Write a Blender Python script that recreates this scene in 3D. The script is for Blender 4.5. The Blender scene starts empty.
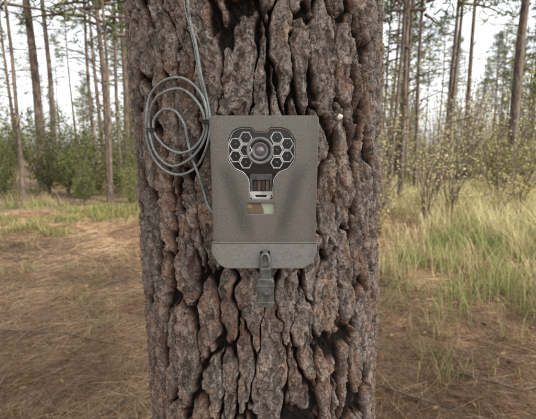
import bpy, math, random
import numpy as np
from mathutils import Vector, Matrix
rng = np.random.default_rng(7); random.seed(7)
scene = bpy.context.scene
COL = scene.collection
rad = math.radians
H = 1.35; PITCH = rad(9.0); FPX = 363.0

# ------------------------------------------------------------------ helpers
def link(o, parent=None):
    COL.objects.link(o)
    if parent is not None: o.parent = parent
    return o
def empty(name, loc=(0,0,0)):
    e = bpy.data.objects.new(name, None); e.location = loc; e.empty_display_size = .1
    return link(e)
def mesh_np(name, V, F, mat=None, smooth=True, attrs=None):
    V = np.asarray(V, dtype=np.float32); F = np.asarray(F, dtype=np.int32)
    k = F.shape[1]
    me = bpy.data.meshes.new(name)
    me.vertices.add(len(V)); me.vertices.foreach_set("co", V.ravel())
    me.loops.add(F.size); me.loops.foreach_set("vertex_index", F.ravel())
    me.polygons.add(len(F))
    me.polygons.foreach_set("loop_start", np.arange(0, F.size, k, dtype=np.int32))
    me.polygons.foreach_set("loop_total", np.full(len(F), k, dtype=np.int32))
    me.polygons.foreach_set("use_smooth", np.full(len(F), smooth, dtype=bool))
    me.update(calc_edges=True)
    if attrs:
        for an, A in attrs.items():
            a = me.color_attributes.new(an, 'FLOAT_COLOR', 'POINT')
            C = np.ones((len(V), 4), dtype=np.float32); C[:, :A.shape[1]] = A
            a.data.foreach_set("color", C.ravel())
    if mat: me.materials.append(mat)
    return me
def quads(name, P, mat, col):
    n = len(P)
    V = P.reshape(-1, 3); F = np.arange(n*4).reshape(n, 4)
    A = np.repeat(col, 4, axis=0)
    return mesh_np(name, V, F, mat, False, {"Col": A})
def hsh(ix, iy, seed):
    a = (ix.astype(np.int64) & 0xffff).astype(np.uint64)*np.uint64(374761393)
    b = (iy.astype(np.int64) & 0xffff).astype(np.uint64)*np.uint64(668265263)
    h = (a + b + np.uint64(seed*974711+13)) & np.uint64(0xffffffff)
    h = ((h ^ (h >> np.uint64(13)))*np.uint64(1274126177)) & np.uint64(0xffffffff)
    h = ((h ^ (h >> np.uint64(16)))*np.uint64(2246822519)) & np.uint64(0xffffffff)
    h = h ^ (h >> np.uint64(15))
    return h.astype(np.float64)/4294967296.0
def sst(a, b, x):
    t = np.clip((x-a)/(b-a), 0, 1); return t*t*(3-2*t)
def vnoise(x, y, seed, per=None):
    ix = np.floor(x); iy = np.floor(y); fx = x-ix; fy = y-iy
    fx = fx*fx*(3-2*fx); fy = fy*fy*(3-2*fy)
    def w(i): return i if per is None else np.mod(i, per)
    a = hsh(w(ix), iy, seed); b = hsh(w(ix+1), iy, seed)
    c = hsh(w(ix), iy+1, seed); d = hsh(w(ix+1), iy+1, seed)
    return ((a*(1-fx)+b*fx)*(1-fy) + (c*(1-fx)+d*fx)*fy)*2-1
def fbm(x, y, seed, per=None, oct=4):
    s = 0; a = .5
    for o in range(oct):
        s = s + a*vnoise(x, y, seed+o*17, per); x = x*2; y = y*2; a *= .5
        if per is not None: per *= 2
    return s
def voro(x, y, seed, per):
    ix = np.floor(x); iy = np.floor(y)
    f1 = np.full(x.shape, 9.); f2 = np.full(x.shape, 9.); cid = np.zeros(x.shape)
    ox = np.zeros(x.shape); oy = np.zeros(x.shape)
    for dx in (-1, 0, 1):
        for dy in (-1, 0, 1):
            cx = ix+dx; cy = iy+dy; wx = np.mod(cx, per)
            px = cx+.04+.92*hsh(wx, cy, seed); py = cy+.04+.92*hsh(wx, cy, seed+5)
            d = np.sqrt((x-px)**2+(y-py)**2)
            n = d < f1
            f2 = np.where(n, f1, np.minimum(f2, d))
            cid = np.where(n, hsh(wx, cy, seed+9), cid)
            ox = np.where(n, x-px, ox); oy = np.where(n, y-py, oy)
            f1 = np.where(n, d, f1)
    return f1, f2, cid, ox, oy

class M:
    def __init__(s, name):
        s.m = bpy.data.materials.new(name); s.m.use_nodes = True
        s.t = s.m.node_tree; s.b = s.t.nodes["Principled BSDF"]; s.out = s.t.nodes["Material Output"]
    def n(s, typ, **kw):
        n = s.t.nodes.new(typ)
        for k, v in kw.items():
            if k.startswith('i_'): n.inputs[k[2:].replace('_', ' ')].default_value = v
            else: setattr(n, k, v)
        return n
    def l(s, a, b): s.t.links.new(a, b)
    def set(s, x, sock):
        if hasattr(x, 'links'): s.l(x, sock)
        elif isinstance(x, (tuple, list)): sock.default_value = tuple(x)+((1,) if len(x) == 3 and len(sock.default_value) == 4 else ())
        else: sock.default_value = x
    def mix(s, f, a, b, bt='MIX'):
        n = s.n('ShaderNodeMix', data_type='RGBA', blend_type=bt)
        s.set(f, n.inputs[0]); s.set(a, n.inputs[6]); s.set(b, n.inputs[7]); return n.outputs[2]
    def math(s, op, a, b=0.0, c=None, clamp=False):
        n = s.n('ShaderNodeMath', operation=op, use_clamp=clamp)
        s.set(a, n.inputs[0]); s.set(b, n.inputs[1])
        if c is not None: s.set(c, n.inputs[2])
        return n.outputs[0]
    def ramp(s, x, a, b, A=0., B=1.):
        n = s.n('ShaderNodeMapRange', interpolation_type='SMOOTHSTEP')
        s.set(x, n.inputs[0])
        for i, v in enumerate((a, b, A, B)): n.inputs[1+i].default_value = v
        return n.outputs[0]
    def noise(s, scale, detail=4, rough=.55, vec=None, sc=None):
        n = s.n('ShaderNodeTexNoise'); n.inputs['Scale'].default_value = scale
        n.inputs['Detail'].default_value = detail; n.inputs['Roughness'].default_value = rough
        s.l(vec if vec is not None else s.obj(sc), n.inputs['Vector']); return n.outputs['Fac']
    def obj(s, sc=None):
        t = s.n('ShaderNodeTexCoord').outputs['Object']
        if sc:
            m = s.n('ShaderNodeMapping'); m.inputs['Scale'].default_value = sc; s.l(t, m.inputs[0]); t = m.outputs[0]
        return t
    def bump(s, h, strength, dist):
        b = s.n('ShaderNodeBump'); b.inputs['Strength'].default_value = strength
        b.inputs['Distance'].default_value = dist; s.l(h, b.inputs['Height'])
        s.l(b.outputs[0], s.b.inputs['Normal'])
    def base(s, c): s.set(c, s.b.inputs['Base Color'])
    def rough(s, v): s.set(v, s.b.inputs['Roughness'])
def plain(name, c, r=.5, metal=0., var=.25, nscale=60, bump=.15):
    m = M(name); n = m.noise(nscale, 4)
    m.base(m.mix(m.ramp(n, .3, .7), tuple(v*(1-var) for v in c), tuple(min(1, v*(1+var)) for v in c)))
    m.rough(m.ramp(n, .2, .8, max(0, r-.1), min(1, r+.1))); m.b.inputs['Metallic'].default_value = metal
    if bump: m.bump(n, bump, .001)
    return m.m
def leafmat(name, trans=.35, rough=.7):
    m = M(name); a = m.n('ShaderNodeAttribute', attribute_name="Col").outputs['Color']
    df = m.n('ShaderNodeBsdfDiffuse'); m.l(a, df.inputs[0])
    if trans <= 0:
        m.l(df.outputs[0], m.out.inputs[0]); return m.m
    tr = m.n('ShaderNodeBsdfTranslucent'); m.l(a, tr.inputs[0])
    ms = m.n('ShaderNodeMixShader'); ms.inputs[0].default_value = trans
    m.l(df.outputs[0], ms.inputs[1]); m.l(tr.outputs[0], ms.inputs[2]); m.l(ms.outputs[0], m.out.inputs[0])
    return m.m

# ------------------------------------------------------------------ main trunk
TCY = .81
def tcx(z): return -.024 - .025*(np.clip(z, 0, 3)-1.35) - .01*(np.maximum(z, 3)-3)
def trad(z):
    r = .249 + .020*np.clip(1.35-z, 0, 5) + .12*np.exp(-np.maximum(z, 0)/.16)
    return r*(1-.045*np.clip(z-1.6, 0, 20))
def bark_height(s, z, C):
    def per(cell): return max(1, round(C/cell))
    def sx(cell): return s/C*per(cell)
    wx = .022*fbm(sx(.085), z/.15, 3, per(.085), 5) + .005*vnoise(sx(.011), z/.018, 9, per(.011))
    wz = .045*fbm(sx(.09), z/.12, 31, per(.09), 5) + .012*vnoise(sx(.009), z/.016, 19, per(.009))
    s2 = s+wx; z2 = z+wz
    big = fbm(sx(.3), z/.4, 77, per(.3), 3)
    shred = fbm(sx(.006), z/.05, 501, per(.006), 4)
    fine = fbm(sx(.006), z/.008, 400, per(.006), 4)
    pa = per(.038); f1, f2, idA, oxA, oyA = voro(s2/C*pa, z2/.175, 101, pa)
    eA = f2-f1
    wA = np.clip(.20+.22*vnoise(sx(.05), z/.09, 55, per(.05))+.14*big, .06, .45)
    plA = sst(0.02, 1, (eA+.05*fine)/wA)
    pb = per(.021); f1, f2, idB, oxB, oyB = voro((s2+.4*wx)/C*pb, (z2+.4*wz)/.052, 202, pb)
    eB = f2-f1; plB = sst(0.0, .12, eB+.04*fine)
    pc = per(.012); f1, f2, idC, oxC, oyC = voro((s2+.5*wz)/C*pc, (z2+.9*wx)/.020, 303, pc)
    eC = f2-f1; plC = sst(0, .10, eC)
    pd = per(.026); f1, f2, idD, oxD, oyD = voro((s2-.5*wz)/C*pd, (z2-.9*wx)/.036, 404, pd)
    lev = .17*np.floor(idC*3)/2 + .22*np.floor(idD*3)/2 + .10*(idB-.5) + .12*(idA-.5)
    h = .66*plA + lev*(.35+.65*plA)*.8 + .08*big - .04
    h = h - .13*(1-plB)*(.3+.7*sst(.3, .7, idB)) - .04*(1-plC)
    t = h*12+fine*.5; fl = np.floor(t); fr = t-fl
    h = .3*h+.7*(fl+sst(0, .16, fr))/12
    h = h + .06*shred + .045*fine + .05*(oxC*(idC-.5)+oyC*(idC-.2)) + .09*(oxD*(idD-.5)+oyD*(idD-.3))
    return h, idA, idB, idC, plA, big
def build_trunk(mat):
    dense = np.arange(-1.72, 1.72, .0049)
    back = np.linspace(1.72, 2*math.pi-1.72, 150)
    th = np.concatenate([dense, back[:-1]])
    zz = np.concatenate([np.arange(-.15, .66, .007), np.arange(.66, 1.75, .0014), np.arange(1.75, 3.2, .007), np.linspace(3.2, 17, 120)])
    T, Z = np.meshgrid(th, zz)
    C = 2*math.pi*.249
    s = np.mod(T, 2*math.pi)/(2*math.pi)*C
    h, a1, b1, c1, pl, big = bark_height(s, Z, C)
    amp = .027*np.where(Z > 3, np.clip(1-(Z-3)/10, .3, 1), 1)
    R = trad(Z) + (h-.72)*amp + .005*np.sin(3*T+Z*2)+.003*np.sin(5*T-Z*4)
    X = tcx(Z) + R*np.sin(T); Y = TCY - R*np.cos(T)
    V = np.stack([X, Y, Z], -1).reshape(-1, 3)
    nz, nt = T.shape
    i = np.arange(nz-1)[:, None]*nt; j = np.arange(nt)[None, :]; j2 = (j+1) % nt
    F = np.stack([i+j, i+j2, i+nt+j2, i+nt+j], -1).reshape(-1, 4)
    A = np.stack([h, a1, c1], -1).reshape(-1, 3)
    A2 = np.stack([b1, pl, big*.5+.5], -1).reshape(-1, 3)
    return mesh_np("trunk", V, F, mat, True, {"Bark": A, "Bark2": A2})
def bark_mat():
    m = M("pine_bark")
    s1 = m.n('ShaderNodeSeparateColor'); m.l(m.n('ShaderNodeAttribute', attribute_name="Bark").outputs['Color'], s1.inputs[0])
    s2 = m.n('ShaderNodeSeparateColor'); m.l(m.n('ShaderNodeAttribute', attribute_name="Bark2").outputs['Color'], s2.inputs[0])
    h, ra, rc = s1.outputs; rb, pl, big = s2.outputs
    n1 = m.noise(8, 2); n2 = m.noise(60, 4, .65); n3 = m.noise(260, 3, .7); n4 = m.noise(26, 4, .65, sc=(1, 1, .45))
    wv = m.n('ShaderNodeVectorMath', operation='ADD')
    nn = m.n('ShaderNodeTexNoise'); nn.inputs['Scale'].default_value = 90; nn.inputs['Detail'].default_value = 1; m.l(m.obj(), nn.inputs['Vector'])
    sc_ = m.n('ShaderNodeVectorMath', operation='SCALE'); m.l(nn.outputs['Color'], sc_.inputs[0]); sc_.inputs['Scale'].default_value = .016
    m.l(m.obj((1, 1, .6)), wv.inputs[0]); m.l(sc_.outputs[0], wv.inputs[1])
    v = m.n('ShaderNodeTexVoronoi'); v.inputs['Scale'].default_value = 130; m.l(wv.outputs[0], v.inputs['Vector'])
    vc = m.n('ShaderNodeSeparateColor'); m.l(v.outputs['Color'], vc.inputs[0]); chip = vc.outputs[0]
    zz = m.n('ShaderNodeSeparateXYZ'); m.l(m.obj(), zz.inputs[0]); zlow = m.ramp(zz.outputs[2], 1.5, 1.0, -.06, .05)
    grey = m.mix(rc, (.085, .068, .056), (.190, .158, .135))
    red = m.mix(rb, (.138, .070, .044), (.26, .145, .092))
    fz = m.math('ADD', m.math('MULTIPLY', m.math('SUBTRACT', ra, .5), .15), m.math('MULTIPLY', m.math('SUBTRACT', rc, .5), .30))
    fz = m.math('ADD', fz, m.math('MULTIPLY', m.math('SUBTRACT', chip, .5), .16))
    fr = m.ramp(m.math('ADD', m.math('ADD', m.math('ADD', n4, fz), zlow), m.math('MULTIPLY', m.math('SUBTRACT', n1, .5), .8)), .45, .68)
    c = m.mix(m.math('MULTIPLY', fr, .85), grey, red)
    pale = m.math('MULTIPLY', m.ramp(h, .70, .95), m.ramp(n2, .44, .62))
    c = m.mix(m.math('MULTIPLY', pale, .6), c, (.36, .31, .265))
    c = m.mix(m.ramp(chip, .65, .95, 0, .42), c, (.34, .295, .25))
    c = m.mix(m.ramp(chip, .35, .05, 0, .5), c, (.060, .043, .034))
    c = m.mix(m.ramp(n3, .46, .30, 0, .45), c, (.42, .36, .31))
    c = m.mix(m.ramp(n3, .52, .68, 0, .75), c, (.042, .032, .026))
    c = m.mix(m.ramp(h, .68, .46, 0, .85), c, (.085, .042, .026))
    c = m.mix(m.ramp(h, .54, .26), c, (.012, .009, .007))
    m.base(c); m.rough(.9); m.b.inputs['Specular IOR Level'].default_value = .2
    bh = m.math('ADD', m.math('MULTIPLY', n2, .8), m.math('MULTIPLY', n3, .7))
    bh = m.math('ADD', bh, m.math('MULTIPLY', chip, .35))
    m.bump(bh, 1., .004)
    return m.m
pine = empty("added_shade_pine", (0, 0, 0))
bark = bark_mat()
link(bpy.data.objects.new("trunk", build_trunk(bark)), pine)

def ray_uv(px, py):
    u = (px-268)/FPX; v = (209.5-py)/FPX
    cp, sp = math.cos(PITCH), math.sin(PITCH)
    return Vector((u, cp+v*sp, v*cp-sp))
def on_trunk(px, py, off):
    """a spot on the bark cylinder (radius + off) seen in that direction from the viewing point"""
    d = ray_uv(px, py); z = H
    for _ in range(6):
        cx = float(tcx(np.array(z))); R = float(trad(np.array(z)))+off
        a = d.x**2+d.y**2; b = -2*(d.x*cx+d.y*TCY); c = cx*cx+TCY*TCY-R*R
        t = (-b-math.sqrt(max(b*b-4*a*c, 0)))/(2*a); z = H+t*d.z
    return Vector((t*d.x, t*d.y, H+t*d.z))

# ------------------------------------------------------------------ generic builders
def tube(name, pts, r, mat, parent=None, closed=False, seg=4, smoothpts=True, steps=8):
    pts = [Vector(p) for p in pts]
    if smoothpts:
        q = []; n = len(pts); rg = range(n if closed else n-1)
        for i in rg:
            g = (lambda k: pts[k % n]) if closed else (lambda k: pts[min(max(k, 0), n-1)])
            p0, p1, p2, p3 = g(i-1), g(i), g(i+1), g(i+2)
            for k in range(steps):
                t = k/steps
                q.append(.5*((2*p1)+(p2-p0)*t+(2*p0-5*p1+4*p2-p3)*t*t+(3*p1-p0-3*p2+p3)*t**3))
        if not closed: q.append(pts[-1])
        pts = q
    cu = bpy.data.curves.new(name, 'CURVE'); cu.dimensions = '3D'
    sp = cu.splines.new('POLY'); sp.points.add(len(pts)-1)
    for i, p in enumerate(pts): sp.points[i].co = (*p, 1)
    sp.use_cyclic_u = closed
    cu.bevel_depth = r; cu.bevel_resolution = seg; cu.use_fill_caps = True
    o = bpy.data.objects.new(name, cu); me = bpy.data.meshes.new_from_object(o)
    bpy.data.objects.remove(o); bpy.data.curves.remove(cu)
    me.name = name; me.materials.clear(); me.materials.append(mat)
    for p in me.polygons: p.use_smooth = True
    return link(bpy.data.objects.new(name, me), parent)
def round_poly(pts, r, n=5):
    out = []; N = len(pts)
    for i in range(N):
        p = Vector(pts[i]); a = Vector(pts[i-1])-p; b = Vector(pts[(i+1) % N])-p
        rr = min(r, a.length*.45, b.length*.45)
        A = p+a.normalized()*rr; B = p+b.normalized()*rr
        for k in range(n+1):
            t = k/n; out.append((1-t)**2*A+2*t*(1-t)*p+t*t*B)
    return out
SX, SZ = .00137, .00139
def FX(px, py): return ((px-264)*SX, (190-py)*SZ)
def plate(name, outer, holes, y0, thick, bev, mat, parent):
    """sheet standing in XZ; front face at y0 (towards -Y), outlines in metres"""
    cu = bpy.data.curves.new(name, 'CURVE'); cu.dimensions = '2D'; cu.fill_mode = 'BOTH'
    for ol in [outer]+holes:
        sp = cu.splines.new('POLY'); sp.points.add(len(ol)-1)
        for i, p in enumerate(ol): sp.points[i].co = (p[0], p[1], 0, 1)
        sp.use_cyclic_u = True
    cu.extrude = max(thick/2-bev, 1e-5); cu.bevel_depth = bev; cu.bevel_resolution = 2; cu.offset = -bev
    o = bpy.data.objects.new(name, cu); me = bpy.data.meshes.new_from_object(o)
    bpy.data.objects.remove(o); bpy.data.curves.remove(cu)
    for v in me.vertices:
        x, y, z = v.co; v.co = (x, -z+y0+thick/2, y)
    me.materials.clear(); me.materials.append(mat); me.name = name
    return link(bpy.data.objects.new(name, me), parent)
def lathe(name, prof, c, mat, parent, n=40):
    V = []; F = []
    for (r, y) in prof:
        for k in range(n):
            a = 2*math.pi*k/n; V.append((c[0]+r*math.cos(a), c[1]+y, c[2]+r*math.sin(a)))
    for i in range(len(prof)-1):
        for k in range(n):
            F.append((i*n+k, i*n+(k+1) % n, (i+1)*n+(k+1) % n, (i+1)*n+k))
    me = mesh_np(name, V, F, mat, True)
    return link(bpy.data.objects.new(name, me), parent)
def circ(cx, cz, r, n=6, ph=0):
    return [Vector((cx+r*math.cos(ph+2*math.pi*k/n), cz+r*math.sin(ph+2*math.pi*k/n))) for k in range(n)]

# ------------------------------------------------------------------ security box
def box_mat():
    m = M("taupe_powder_coat")
    sep = m.n('ShaderNodeSeparateXYZ'); m.l(m.obj(), sep.inputs[0]); x, y, z = sep.outputs
    nl = m.noise(22, 4); nf = m.noise(420, 3, .6); nm = m.noise(140, 4, .6); nb = m.noise(7, 3)
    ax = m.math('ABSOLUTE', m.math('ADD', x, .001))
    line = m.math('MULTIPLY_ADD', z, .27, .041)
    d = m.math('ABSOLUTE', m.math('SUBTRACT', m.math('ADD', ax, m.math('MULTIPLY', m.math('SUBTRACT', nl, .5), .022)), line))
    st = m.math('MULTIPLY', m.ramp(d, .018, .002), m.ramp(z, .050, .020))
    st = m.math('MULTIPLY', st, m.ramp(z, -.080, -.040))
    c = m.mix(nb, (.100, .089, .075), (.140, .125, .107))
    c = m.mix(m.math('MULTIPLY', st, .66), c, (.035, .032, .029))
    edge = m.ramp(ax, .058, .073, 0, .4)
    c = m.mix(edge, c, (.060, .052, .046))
    c = m.mix(m.ramp(nf, .52, .68, 0, .5), c, (.048, .042, .036))
    c = m.mix(m.ramp(nf, .44, .30, 0, .4), c, (.27, .245, .21))
    c = m.mix(m.ramp(nm, .60, .72, 0, .5), c, (.055, .047, .040))
    m.base(c); m.rough(m.ramp(nm, .3, .7, .32, .50)); m.b.inputs['Specular IOR Level'].default_value = .55
    m.bump(nf, .45, .0006)
    return m.m
BM = box_mat()
dark = plain("black_plastic", (.018, .017, .017), .35)
BX, BY, BZ = -.0055, .500, 1.2948
box = empty("steel_security_box", (BX, BY, BZ))
f = lambda L: [Vector(FX(*p)) for p in L]
outer = round_poly(f([(210.5, 115.5), (318, 115.5), (317, 243), (211.5, 243)]), .006)
hole1 = round_poly(f([(228, 140), (233, 130), (240, 127), (252, 127), (256, 131), (266, 131), (270, 127), (282, 127), (289, 130), (295, 139),
                      (295, 158), (289, 167), (279, 171), (274, 178), (272.5, 197), (249.5, 197), (248, 178), (243, 171), (234, 167), (228, 158)]), .0025, 3)
hole2 = round_poly(f([(247, 201), (275, 201), (275, 212), (247, 212)]), .0012, 3)
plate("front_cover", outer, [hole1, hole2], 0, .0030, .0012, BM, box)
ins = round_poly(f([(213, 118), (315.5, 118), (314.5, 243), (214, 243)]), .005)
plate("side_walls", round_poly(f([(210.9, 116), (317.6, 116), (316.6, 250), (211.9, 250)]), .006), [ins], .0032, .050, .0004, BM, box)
lip = f([(210, 240), (318.5, 240), (318.2, 251), (311, 261.5), (304, 265.5), (225, 265.5), (218, 261.5), (210.3, 251)])
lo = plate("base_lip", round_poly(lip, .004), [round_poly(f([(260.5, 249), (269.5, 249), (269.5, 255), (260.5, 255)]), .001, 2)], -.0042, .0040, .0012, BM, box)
zt = FX(0, 240)[1]
for v in lo.data.vertices: v.co.y -= .30*(zt-v.co.z)
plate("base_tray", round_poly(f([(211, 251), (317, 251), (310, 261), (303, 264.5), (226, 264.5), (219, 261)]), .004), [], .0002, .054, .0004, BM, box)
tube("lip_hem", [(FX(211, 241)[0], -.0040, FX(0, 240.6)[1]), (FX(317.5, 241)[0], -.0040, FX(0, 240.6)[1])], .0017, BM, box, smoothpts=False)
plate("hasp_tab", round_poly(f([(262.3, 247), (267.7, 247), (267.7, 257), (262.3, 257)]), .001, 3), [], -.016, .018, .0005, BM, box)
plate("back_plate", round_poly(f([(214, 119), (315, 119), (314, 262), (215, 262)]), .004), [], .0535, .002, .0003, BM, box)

# ------------------------------------------------------------------ trail camera in the box
cam = empty("trail_camera", (BX, BY, BZ))
body_m = plain("camera_body_plastic", (.055, .050, .045), .45, var=.4, nscale=120)
trim_m = plain("worn_grey_trim", (.40, .39, .37), .35, var=.35, nscale=200)
cm = M("printed_camo"); n1 = cm.noise(60, 2); sx3 = cm.n('ShaderNodeSeparateXYZ'); cm.l(cm.obj(), sx3.inputs[0])
gsel = cm.ramp(cm.math('ADD', sx3.outputs[0], cm.math('MULTIPLY', cm.math('SUBTRACT', n1, .5), .03)), .001, .004)
cc = cm.mix(cm.ramp(n1, .45, .55), (.36, .26, .15), (.14, .10, .06)); cc = cm.mix(gsel, cc, (.34, .38, .27))
cm.base(cc); cm.rough(.35)
black = M("ir_filter_plastic"); black.base((.008, .008, .010)); black.rough(.12)
ledm = plain("led_glass", (.05, .05, .055), .1, bump=0)
plate("body_shell", round_poly(f([(217, 122), (311, 122), (311, 238), (217, 238)]), .008), [], .0135, .036, .002, body_m, cam)
wing = round_poly(f([(226, 140), (232, 129), (240, 125), (282, 125), (290, 129), (297, 139), (297, 159), (290, 169), (278, 173), (244, 173), (233, 169), (226, 159)]), .003, 3)
plate("ir_panel", wing, [], .0095, .0045, .0006, black.m, cam)
tube("panel_trim", [(p[0]*.985+.00006, .0050, (p[1]-.0585)*.975+.0585) for p in hole1[:]], .0009, trim_m, cam, closed=True, smoothpts=False, seg=2)
R7 = 6.9*SX; k = 0
for sx_ in (-1, 1):
    for (dx, ys) in ((26, (142.5, 154.6)), (15.6, (136.5, 148.6, 160.7))):
        for yy in ys:
            cx, cz = FX(261.3+sx_*dx, yy); k += 1
            plate("hex_cell_%d" % k, circ(cx, cz, R7*.985), [circ(cx, cz, R7*.80)], .0058, .0042, .0002, trim_m, cam)
            lathe("led_%d" % k, [(.0001, -.0018), (.0016, -.0014), (.0026, -.0004), (.0029, .0012)], (cx, .0095, cz), ledm, cam, 20)
lx, lz = FX(260, 149)
lathe("lens_barrel", [(.0190, .006), (.0188, -.0025), (.0178, -.0040), (.0160, -.0044), (.0150, -.0020), (.0140, .0010), (.0118, .0010), (.0110, -.0006), (.0098, -.0008), (.0090, .0018), (.0068, .0030)],
      (lx, .0068, lz), plain("lens_barrel_grey", (.18, .17, .165), .35, var=.2), cam, 56)
lathe("lens_ring", [(.0140, .0012), (.0134, -.0004), (.0122, -.0006), (.0117, .0010)], (lx, .0064, lz), black.m, cam, 56)
gl = M("lens_glass"); gl.base((.12, .095, .10)); gl.rough(.06); gl.b.inputs['Coat Weight'].default_value = 1.
lathe("lens_glass", [(.0001, -.0022), (.003, -.0020), (.0055, -.0010), (.0072, .0008)], (lx, .0085, lz), gl.m, cam, 40)
plate("pir_housing", round_poly(f([(249.5, 172), (272.5, 172), (272, 192), (250, 192)]), .001, 3), [round_poly(f([(252, 178), (270, 178), (269.6, 190), (252.4, 190)]), .0006, 2)], .0065, .007, .0005, body_m, cam)
pm = plain("pir_brown", (.10, .052, .030), .25, bump=0)
for i, px in enumerate((254.6, 258.8, 263.2, 267.4)):
    plate("pir_rib_%d" % (i+1), round_poly(f([(px-1.6, 178.5), (px+1.6, 178.5), (px+1.6, 189.5), (px-1.6, 189.5)]), .0004, 2), [], .0095, .003, .0003, pm if i % 2 else dark, cam)
plate("latch_flange", round_poly(f([(247.5, 189.5), (274.5, 189.5), (271, 194), (270, 199), (252, 199), (251, 194)]), .0012, 3), [round_poly(f([(255, 193), (267, 193), (266, 196.5), (256, 196.5)]), .0006, 2)], .0045, .0025, .0005, plain("satin_grey", (.42, .42, .40), .3, .3), cam)
plate("camo_face", round_poly(f([(244, 199), (279, 199), (279, 215), (244, 215)]), .001, 2), [], .0060, .003, .0003, cm.m, cam)

# ------------------------------------------------------------------ padlock
lockm = M("weathered_lock_coat"); a = lockm.noise(90, 5, .6); b2 = lockm.noise(30, 4)
lc = lockm.mix(lockm.ramp(a, .35, .65), (.050, .054, .046), (.110, .115, .098)); lc = lockm.mix(lockm.ramp(b2, .55, .7, 0, .4), lc, (.13, .10, .075))
lockm.base(lc); lockm.rough(.5); lockm.b.inputs['Metallic'].default_value = .2; lockm.bump(a, .3, .001)
lock = empty("padlock", (BX, BY-.004, BZ))
steel = plain("dull_shackle_steel", (.15, .155, .14), .4, .6, nscale=150)
lf = lambda L: f([((p[0]-265)*.93+265+.4, p[1]) for p in L])
plate("lock_body", round_poly(lf([(256, 276), (258, 273), (272, 273), (274.5, 276), (274.5, 300), (272, 302.5), (258, 302.5), (256, 300)]), .002, 4), [], -.022, .016, .0022, lockm.m, lock)
plate("lock_collar", round_poly(lf([(259.5, 263), (270.5, 263), (271, 274), (259, 274)]), .002, 4), [], -.0195, .011, .0018, lockm.m, lock)
sh = [(260.8, 274), (260.8, 262), (261.2, 253), (264, 249.5), (267, 250.5), (268.8, 256), (269, 264), (269, 274)]
tube("shackle", [(FX(px+.4, py)[0], -.0145, FX(px, py)[1]) for px, py in sh], .0025, steel, lock)
plate("body_band", round_poly(lf([(255.6, 279.5), (274.9, 279.5), (274.9, 281.8), (255.6, 281.8)]), .0006, 3), [], -.0227, .0174, .0006, lockm.m, lock)
plate("bumper", round_poly(lf([(255.7, 297), (274.8, 297), (273.5, 302.9), (257, 302.9)]), .0015, 3), [], -.0227, .0174, .0012, lockm.m, lock)
kx, kz = FX(265.4, 289); lathe("keyway_cover", [(.0001, -.0012), (.0035, -.0012), (.0042, 0), (.0043, .001)], (kx, -.0222, kz), lockm.m, lock, 24)

# ------------------------------------------------------------------ steel cable with coil
cabm = M("vinyl_coated_cable"); nn = cabm.noise(300, 4); n5 = cabm.noise(25, 3)
c0 = cabm.mix(n5, (.15, .165, .16), (.28, .30, .29)); cabm.base(cabm.mix(cabm.ramp(nn, .4, .7), c0, (.11, .11, .10))); cabm.rough(.35)
cable = empty("lock_cable", (0, 0, 0))
P1 = [(186, -150), (187, -60), (188, 0), (190, 20), (196, 45), (201, 75), (207, 100), (210.5, 125), (206, 149), (197, 166), (182, 174.5), (166, 171), (154, 158), (147, 139),
      (146.5, 115), (150, 96), (162, 82), (177, 77.5), (190, 82), (201, 94), (206.5, 110), (207, 131), (200, 148), (187, 161), (171, 166), (157, 155), (150.5, 138), (149, 117),
      (155, 100), (167, 91), (181, 89), (194, 98), (203, 113), (204, 132), (195, 147), (181, 153), (166, 147), (155, 134), (154, 120), (163, 110), (175, 111), (184, 124), (188, 142),
      (192, 158), (199, 176), (204, 192), (209, 207), (216, 222)]
off = []
for i, (x, y) in enumerate(P1):
    off.append(.008+.0030*(i % 3)+ (.003 if 10 < i < 38 else 0))
pts = [on_trunk(x, y, o) for (x, y), o in zip(P1, off)]
pts[-1] = Vector((BX-.066, .548, pts[-1].z))
p0 = pts[0]; a0 = math.atan2(p0.x-float(tcx(np.array(p0.z))), TCY-p0.y)
pre = []
for k in range(26, 0, -1):
    z = p0.z + .05+.10*(1-math.exp(-k/5)); a_ = a0+k*.26; R = float(trad(np.array(z)))+.010
    pre.append(Vector((float(tcx(np.array(z)))+R*math.sin(a_), TCY-R*math.cos(a_), z)))
tube("cable_strand", pre+pts, .0021, cabm.m, cable)
P2 = [(182, -60), (184, 0), (189, 24), (194, 46), (199, 76), (205, 101), (208.5, 126)]
tube("cable_return", [on_trunk(x, y, .0085) for x, y in P2], .0012, cabm.m, cable)
for nme, (x, y), w in (("twist_tie_1", (150, 130), 5), ("twist_tie_2", (207, 122), 4.5)):
    L = []
    for k in range(28):
        a_ = k*.75; q = on_trunk(x+math.cos(a_)*w, y+k*.16-2, .014); q.y += -.005*math.sin(a_); L.append(q)
    tube(nme, L, .0009, dark, cable, steps=4, seg=2)
resm = plain("dried_resin", (.80, .72, .55), .4, nscale=200); q = on_trunk(340, 117, .006)
rd = empty("resin_drop", q)
me = bpy.data.meshes.new("drop"); import bmesh
bm = bmesh.new(); bmesh.ops.create_icosphere(bm, subdivisions=3, radius=.0046)
for v in bm.verts: v.co *= 1+.15*math.sin(v.co.x*900)*math.cos(v.co.z*700); v.co.z *= 1.05
bm.to_mesh(me); bm.free(); me.materials.append(resm)
for p in me.polygons: p.use_smooth = True
link(bpy.data.objects.new("drop", me), rd)

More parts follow.
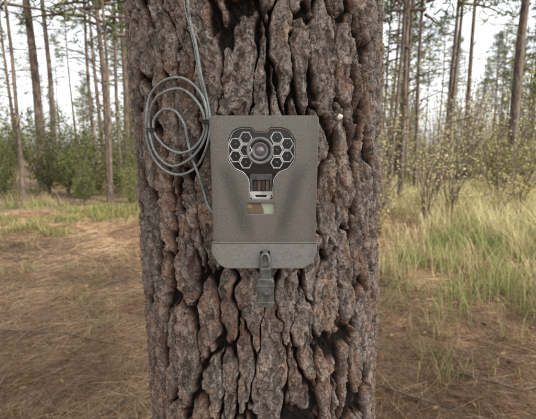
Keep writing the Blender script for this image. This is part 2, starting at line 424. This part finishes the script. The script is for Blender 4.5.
# ------------------------------------------------------------------ ground
def gz(x, y):
    r = np.sqrt(x*x+y*y)
    return (.05*vnoise(x/2.1+40, y/2.1+40, 5)+.018*vnoise(x/.5+40, y/.5+40, 6))*np.clip(r/1.5, 0, 1) + .5*vnoise(x/25+40, y/25+40, 8)*np.clip((r-6)/30, 0, 1)
rr = np.concatenate([np.arange(0, 12, .12), np.geomspace(12, 600, 70)]); ta = np.linspace(0, 2*math.pi, 161)[:-1]
Rr, Ta = np.meshgrid(rr, ta, indexing='ij'); X = Rr*np.sin(Ta); Y = Rr*np.cos(Ta)
V = np.stack([X, Y, gz(X, Y)], -1).reshape(-1, 3); nr, na = X.shape
i = np.arange(nr-1)[:, None]*na; j = np.arange(na)[None, :]; j2 = (j+1) % na
F = np.stack([i+j, i+na+j, i+na+j2, i+j2], -1).reshape(-1, 4)
gm = M("forest_floor"); a1 = gm.noise(.7, 4, .6); a2 = gm.noise(9, 5, .7); a3 = gm.noise(60, 2, .7, sc=(1, .4, 1))
gc = gm.mix(gm.ramp(a2, .3, .7), (.09, .055, .034), (.20, .13, .082)); gc = gm.mix(gm.ramp(a3, .5, .7, 0, .7), gc, (.30, .22, .14))
gc = gm.mix(gm.ramp(a1, .54, .66, 0, .5), gc, (.09, .10, .04)); gm.base(gc); gm.rough(.95); gm.bump(a3, .8, .02)
link(bpy.data.objects.new("ground", mesh_np("ground", V, F, gm.m)))

# ------------------------------------------------------------------ vegetation meshes
LM = leafmat("leaf_tissue", .4); NM = leafmat("needle_tissue", 0); GM = leafmat("grass_blade", .3); DM = leafmat("dry_litter", .0, .85)
def unit(v): return v/np.maximum(np.linalg.norm(v, axis=-1, keepdims=True), 1e-9)
def rdir(n, flat=1.):
    v = rng.normal(size=(n, 3)); v[:, 2] *= flat; return unit(v)
def strip(c, d, L, W):
    s = unit(np.cross(d, rdir(len(c)))); L = np.asarray(L)[:, None]; W = np.asarray(W)[:, None]
    return np.stack([c-s*W*.5, c+s*W*.5, c+d*L+s*W*.25, c+d*L-s*W*.25], 1)
def leafq(c, d, L, W):
    s = unit(np.cross(d, rdir(len(c)))); L = np.asarray(L)[:, None]; W = np.asarray(W)[:, None]
    return np.stack([c, c+d*L*.45+s*W*.5, c+d*L, c+d*L*.45-s*W*.5], 1)
def lerpc(a, b, t): return np.array(a)[None]*(1-t[:, None])+np.array(b)[None]*t[:, None]
def cone_tube(P, R, n=7):
    P = np.array(P); R = np.array(R); V = []; F = []
    for k in range(len(P)):
        d = P[min(k+1, len(P)-1)]-P[max(k-1, 0)]; d = d/np.linalg.norm(d)
        s = np.cross(d, [0.3, .9, .1]); s /= np.linalg.norm(s); t = np.cross(d, s)
        for i in range(n):
            a = 2*math.pi*i/n; V.append(P[k]+R[k]*(math.cos(a)*s+math.sin(a)*t))
    for k in range(len(P)-1):
        for i in range(n): F.append((k*n+i, k*n+(i+1) % n, (k+1)*n+(i+1) % n, (k+1)*n+i))
    return V, F
class Wood:
    def __init__(s): s.V = []; s.F = []
    def add(s, P, R, n=7):
        V, F = cone_tube(P, R, n); o = len(s.V); s.V += V; s.F += [tuple(i+o for i in q) for q in F]
def far_bark():
    m = M("distant_bark"); n1 = m.noise(14, 3, .6, sc=(1, 1, .3)); n2 = m.noise(3, 2)
    c = m.mix(m.ramp(n1, .35, .65), (.05, .038, .030), (.17, .13, .10)); c = m.mix(m.ramp(n2, .45, .65, 0, .4), c, (.15, .09, .06))
    m.base(c); m.rough(.9); m.bump(n1, 1., .03); return m.m
FB = far_bark()
def pine_crown(h0, h1, spread, nl, density, wood, sz=1., n=9):
    Q = []; Cc = []
    for i in range(nl):
        t = (i+rng.random())/nl; z = h0+(h1-h0)*t; a = rng.random()*6.28
        L = spread*(1-t*.75)*(.6+.5*rng.random()); up = .1+.5*t
        P = []; 
        for k in range(5):
            u = k/4; P.append(np.array([math.cos(a)*L*u, math.sin(a)*L*u, z+L*(up*u-.18*u*u)])+rng.normal(size=3)*.05*u)
        wood.add(P, [.045*(1-t*.5)*(1-.8*k/4)+.006 for k in range(5)], 4)
        for k in range(int(density)):
            u = .35+.65*rng.random(); w = min(int(u*4), 3); c = P[w]*(1-(u*4-w))+P[w+1]*(u*4-w)+rng.normal(size=3)*.22
            d = rdir(n, .8)+np.array([0, 0, .25]); d = unit(d)
            Q.append(strip(np.repeat(c[None], n, 0)+d*.04, d, .25*sz*(.7+.6*rng.random(n)), np.full(n, .034*sz)))
            b = rng.random(); Cc.append(lerpc((.045, .065, .022), (.11, .13, .045), np.clip(b+.2*rng.normal(size=n), 0, 1)))
    return np.concatenate(Q), np.concatenate(Cc)
def make_pine(name, h, r, h0, nl=36, dens=6, sp=None, sz=1.):
    w = Wood(); ph = rng.random()*6
    zs = np.linspace(-.2, h, 26)
    w.add([np.array([.10*math.sin(z*.35+ph)*min(z/4, 1), .10*math.cos(z*.3+ph)*min(z/4, 1), z]) for z in zs], [r*(1-.85*max(z, 0)/h)+r*.35*math.exp(-max(z, 0)/.25) for z in zs], 14)
    for k in range(8):
        z = 2+rng.random()*(h0-2); a = rng.random()*6.28; L = .3+rng.random()*.9
        w.add([np.array([0, 0, z]), np.array([math.cos(a)*L*.5, math.sin(a)*L*.5, z+.1]), np.array([math.cos(a)*L, math.sin(a)*L, z+.05+.3*rng.random()])], [.02, .014, .005], 4)
    Q, Cc = pine_crown(h0, h, sp or h*.12+.5, nl, dens, w, sz)
    return mesh_np(name+"_wood", w.V, w.F, FB), quads(name+"_needles", Q, NM, Cc)
pines = [make_pine("pine_a", 17, .12, 10.5), make_pine("pine_b", 14, .085, 8), make_pine("pine_c", 19, .15, 12), make_pine("pine_d", 11, .06, 5, 32, 6),
         make_pine("shade_pine", 15.5, .17, 7.5, 60, 12, 3.0, 1.2)]
def make_bush(name, h, w_, nst, nleaf, c1, c2, ls=.045, up=.6):
    w = Wood(); Q = []; Cc = []
    for s_ in range(nst):
        a = rng.random()*6.28; L = h*(.5+.6*rng.random()); sp = w_*(.3+.8*rng.random())
        P = [np.array([math.cos(a)*sp*(u**1.3), math.sin(a)*sp*(u**1.3), L*u])+rng.normal(size=3)*.03*h*u for u in np.linspace(0, 1, 6)]
        w.add(P, [.004*h+.003-.0035*h*u for u in np.linspace(0, 1, 6)], 4)
        for br in range(5):
            k = 1+int(rng.random()*4); b = P[k]; d = rdir(1)[0]*h*.16; d[2] = abs(d[2])*up
            w.add([b, b+d*.5+rng.normal(size=3)*.02, b+d], [.004, .003, .0015], 3)
            n = nleaf; u = rng.random(n)[:, None]; c = b+d*u*1.1+rng.normal(size=(n, 3))*.045*h
            Q.append(leafq(c, unit(rdir(n, .6)), 1.15*ls*(.6+.8*rng.random(n)), ls*.75*(.6+.6*rng.random(n))))
            Cc.append(lerpc(c1, c2, np.clip(rng.random()*.6+.4*rng.random(n), 0, 1)))
    return mesh_np(name+"_wood", w.V, w.F, FB), quads(name+"_leaves", np.concatenate(Q), LM, np.concatenate(Cc))
bushes = [make_bush("bush_a", 1.5, .6, 14, 8, (.08, .10, .03), (.34, .33, .12), .055),
          make_bush("bush_b", 1.1, .6, 15, 7, (.30, .24, .10), (.55, .45, .24), .055),
          make_bush("bush_c", 2.3, .9, 16, 11, (.055, .085, .025), (.20, .22, .075), .075),
          make_bush("sapling", 5.0, 1.3, 8, 15, (.09, .11, .03), (.36, .35, .13), .10, .8),
          make_bush("bush_d", 2.7, .9, 15, 6, (.34, .30, .13), (.68, .61, .38), .05)]
def place(pair, name, x, y, s=1., rot=None, kids=("trunk", "foliage"), parent=None, lean=0):
    z = float(gz(np.array([x]), np.array([y]))[0])-.02
    e = bpy.data.objects.new(name, None); e.empty_display_size = .2
    link(e, parent); e.location = (x, y, z); e.scale = (s, s, s)
    e.rotation_euler = (lean*rng.normal(), lean*rng.normal(), rng.random()*6.28 if rot is None else rot)
    for me, kn in zip(pair, kids): link(bpy.data.objects.new(kn, me), e)
    return e
for x, y, v, s in [(-4.6, 10.5, 1, 1.), (-5.6, 14.5, 0, 1.), (-8.0, 13.0, 2, 1), (-3.2, 17, 0, .8), (3.4, 9.3, 3, 1.1), (2.85, 8.6, 3, .9), (4.7, 12.5, 1, 1.), (5.0, 16.5, 0, 1.),
                   (7.6, 11.5, 2, 1.), (7.3, 15, 1, 1.1), (-6.3, 20, 2, 1), (9.5, 18, 0, 1), (-10.5, 18, 0, 1.1), (6.2, 20.5, 3, 1.2), (-4.9, 12.2, 3, 1.),
                   (-4.1, 9.4, 3, .9), (-5.9, 12.6, 3, 1.1), (-7.4, 16.5, 1, 1.), (-5.0, 17.5, 1, 1.), (-6.9, 10.2, 3, 1.), (4.3, 10.6, 3, 1.), (6.3, 12.9, 3, 1.2)]:
    place(pines[v], "added_shade_pine", x, y, s, lean=.015)
AZ, EL = rad(122), rad(46)
for dist, side in ((7.6, -1.1), (9.6, 1.0), (11.4, -.2)):  # unseen pines added on the sun line so their crowns shade the trunk
    x = dist*math.sin(AZ)+side*math.cos(AZ); y = .6+dist*math.cos(AZ)-side*math.sin(AZ)
    place(pines[4], "added_shade_pine", x, y, 1., lean=.01)
forest = empty("distant_pine_forest")
for k in range(130):
    y = 18+rng.random()**1.3*80; x = (rng.random()*2-1)*(y*.85+4)
    if abs(x) < .2*y: continue
    place(pines[int(rng.random()*4)], "forest_pine_%d" % k, x, y, .7+.5*rng.random(), parent=forest, lean=.02)
under = empty("understory_brush")
for k in range(190):
    y = 9.5+rng.random()**1.2*50; x = (rng.random()*2-1)*(y*.85+1)
    if abs(x) < .22*y: continue
    v = (0, 1, 4, 4)[int(rng.random()*4)] if x > 0 else (0, 2, 2, 2)[int(rng.random()*4)]
    if x < 0 and y < 11: continue
    place(bushes[v], "brush_%d" % k, x, y, .7+.6*rng.random()+.014*y, parent=under, kids=("stems", "leaves"))
sap = empty("hardwood_saplings")
for k in range(60):
    y = 11+rng.random()*38; x = (rng.random()*2-1)*(y*.85)
    if abs(x) < .22*y: continue
    place(bushes[3], "sapling_%d" % k, x, y, .8+.9*rng.random(), parent=sap, kids=("stems", "leaves"))
for x, y, v, s in [(2.15, 7.0, 4, .85), (3.0, 6.8, 4, .8), (2.5, 8.2, 4, 1.), (3.8, 7.4, 4, .9), (1.9, 6.0, 1, .8), (4.6, 7.2, 1, 1.), (4.2, 8.9, 4, 1.), (5.6, 8.1, 0, 1.1),
                   (-3.9, 10.2, 0, .8), (-4.4, 11.4, 2, .9), (-5.6, 10.8, 2, .6), (-3.6, 12.6, 2, 1.), (-3.5, 9.3, 2, .5), (-4.9, 9.6, 2, .65), (-6.4, 11.6, 2, .9), (-7.6, 10.4, 2, .8), (-5.2, 12.6, 2, 1.1)]:
    place(bushes[v], "shrub", x, y, s, kids=("stems", "leaves"))

# ------------------------------------------------------------------ grass
def grass(n_cl, cen, per, hmin, hmax, c1, c2, spread):
    base = np.repeat(cen, per, axis=0); n = len(base)
    base = base+rng.normal(size=(n, 2))*spread
    a = rng.random(n)*6.283; hh = np.repeat(hmin+(hmax-hmin)*rng.random(len(cen)), per)*(.5+.6*rng.random(n))
    lean = .15+.7*rng.random(n)
    d = np.stack([np.cos(a), np.sin(a)], 1); side = np.stack([-np.sin(a), np.cos(a)], 1)
    w = .0020+.0026*rng.random(n); w = w*np.clip(np.linalg.norm(base, axis=1)/4, 1, 3)
    z0 = gz(base[:, 0], base[:, 1])-.01
    lv = []
    for u in (0, .4, .75, 1.):
        c = base+d*(hh*lean*u*u)[:, None]; z = z0+hh*(u-.32*lean*u*u)
        ww = (w*(1-u*.85))[:, None]
        lv.append((np.concatenate([c-side*ww, z[:, None]], 1), np.concatenate([c+side*ww, z[:, None]], 1)))
    Q = [np.stack([lv[k][0], lv[k][1], lv[k+1][1], lv[k+1][0]], 1) for k in range(3)]
    cl = np.repeat(rng.random(len(cen)), per); t = np.clip(cl*.6+.8*(rng.random(n)-.5)+.25, 0, 1)
    C = lerpc(c1, c2, t)
    return np.concatenate(Q), np.concatenate([C, C, C*1.1])
Qs = []; Cs = []
def region(n, xr, yr, per, hmin, hmax, c1, c2, sp, thr=None):
    xy = np.stack([xr[0]+(xr[1]-xr[0])*rng.random(n), yr[0]+(yr[1]-yr[0])*rng.random(n)], 1)
    if thr is not None: xy = xy[vnoise(xy[:, 0]/1.3+9, xy[:, 1]/1.3+9, 91) > thr]
    q, c = grass(n, xy, per, hmin, hmax, c1, c2, sp); Qs.append(q); Cs.append(c)
green, straw = (.075, .11, .03), (.44, .36, .19)
region(200, (1.25, 5.5), (2.7, 6.5), 45, .12, .50, (.075, .125, .035), (.36, .36, .15), .10, -.3)
region(90, (1.1, 5.5), (2.9, 6.5), 30, .20, .60, (.40, .33, .18), (.55, .46, .28), .12, -.5)
region(90, (.9, 4.5), (1.9, 3.4), 26, .06, .25, (.09, .12, .035), straw, .06, -.1)
region(300, (-9, -1.7), (5.6, 9.5), 42, .10, .28, (.075, .11, .03), (.33, .31, .13), .10, -.1)
region(70, (-4.5, -1.1), (2.2, 5.2), 22, .05, .2, green, straw, .07, .1)
region(420, (-14, 14), (9, 22), 35, .2, .6, (.12, .14, .04), straw, .2, -.2)
region(460, (1.2, 9), (5.5, 12), 40, .3, .8, (.28, .27, .11), (.62, .53, .33), .14, -.6)
link(bpy.data.objects.new("wild_grass", quads("wild_grass", np.concatenate(Qs), GM, np.concatenate(Cs))))
n = 100000; a = (rng.random(n)*2-1)*1.0; r = 1.0+rng.random(n)**1.3*9
x = r*np.sin(a); y = r*np.cos(a)
c = np.stack([x, y, gz(x, y)+.006+.022*rng.random(n)], 1)
d = rng.normal(size=(n, 3)); d[:, 2] = .12*rng.normal(size=n); d = unit(d)
wd = (.0018+.0014*rng.random(n))*np.clip(r/2.5, 1, 3)
Q = strip(c, d, .09+.13*rng.random(n), wd)
patch = np.clip(.5+.9*vnoise(x/.6+7, y/.6+7, 61)+.6*vnoise(x/.17+7, y/.17+7, 62), 0, 1)
link(bpy.data.objects.new("pine_straw_litter", quads("pine_straw_litter", Q, DM, lerpc((.09, .045, .024), (.44, .31, .19), np.clip(.65*rng.random(n)+.5*patch-.08, 0, 1)))))
n = 2600; a = (rng.random(n)*2-1)*1.0; r = 1.2+rng.random(n)*7; x = r*np.sin(a); y = r*np.cos(a)
c = np.stack([x, y, gz(x, y)+.015+.01*rng.random(n)], 1); d = rdir(n, .3)
Q = leafq(c, d, .025+.03*rng.random(n), .012+.014*rng.random(n))
link(bpy.data.objects.new("fallen_leaves", quads("fallen_leaves", Q, DM, lerpc((.10, .055, .03), (.34, .22, .12), rng.random(n)))))
w = Wood()
for k in range(90):
    r_ = 1.6+rng.random()*5; a_ = (rng.random()*2-1)*.9; x, y = r_*math.sin(a_), r_*math.cos(a_); b = rng.random()*6.28; L = .15+.6*rng.random()
    z = float(gz(np.array([x]), np.array([y]))[0])+.02
    w.add([np.array([x, y, z]), np.array([x+L*.5*math.cos(b), y+L*.5*math.sin(b), z+.02]), np.array([x+L*math.cos(b+.1), y+L*math.sin(b+.1), z+.005])], [.007, .005, .002], 5)
link(bpy.data.objects.new("fallen_twigs", mesh_np("fallen_twigs", w.V, w.F, FB)))
w = Wood(); Q, Cc = pine_crown(10.5, 17.5, 3.0, 50, 8, w); xo = float(tcx(np.array(13.)))
for nme, me in (("limbs", mesh_np("limbs", w.V, w.F, FB)), ("needles", quads("needles", Q, NM, Cc))):
    o = link(bpy.data.objects.new(nme, me), pine); o.location = (xo, TCY, 0)

# ------------------------------------------------------------------ light: hazy bright sky and a warm sun
W = bpy.data.worlds.new("World"); scene.world = W; W.use_nodes = True
nt = W.node_tree; sk = nt.nodes.new('ShaderNodeTexSky'); sk.sky_type = 'NISHITA'; sk.sun_disc = False
sk.sun_elevation = EL; sk.sun_rotation = AZ; sk.dust_density = 3.; sk.air_density = 1.
hs = nt.nodes.new('ShaderNodeHueSaturation'); hs.inputs['Saturation'].default_value = .12; hs.inputs['Value'].default_value = 2.5
nt.links.new(sk.outputs[0], hs.inputs['Color'])
nt.links.new(hs.outputs[0], nt.nodes['Background'].inputs[0]); nt.nodes['Background'].inputs[1].default_value = .15
sl = bpy.data.lights.new("sun", 'SUN'); sl.energy = 5; sl.angle = rad(.6); sl.color = (1, .91, .77)
so = link(bpy.data.objects.new("sun", sl))
dv = Vector((math.sin(AZ)*math.cos(EL), math.cos(AZ)*math.cos(EL), math.sin(EL)))
so.rotation_euler = dv.to_track_quat('Z', 'Y').to_euler()
cd = bpy.data.cameras.new("camera"); co = link(bpy.data.objects.new("camera", cd))
cd.sensor_width = 36; cd.lens = 36*FPX/536; cd.clip_start = .02; cd.clip_end = 2000
cd.dof.use_dof = True; cd.dof.focus_distance = .53; cd.dof.aperture_fstop = 8
co.location = (0, 0, H); co.rotation_euler = (rad(90)-PITCH, 0, 0)
scene.camera = co
scene.view_settings.view_transform = 'Standard'; scene.view_settings.look = 'None'; scene.view_settings.exposure = 0
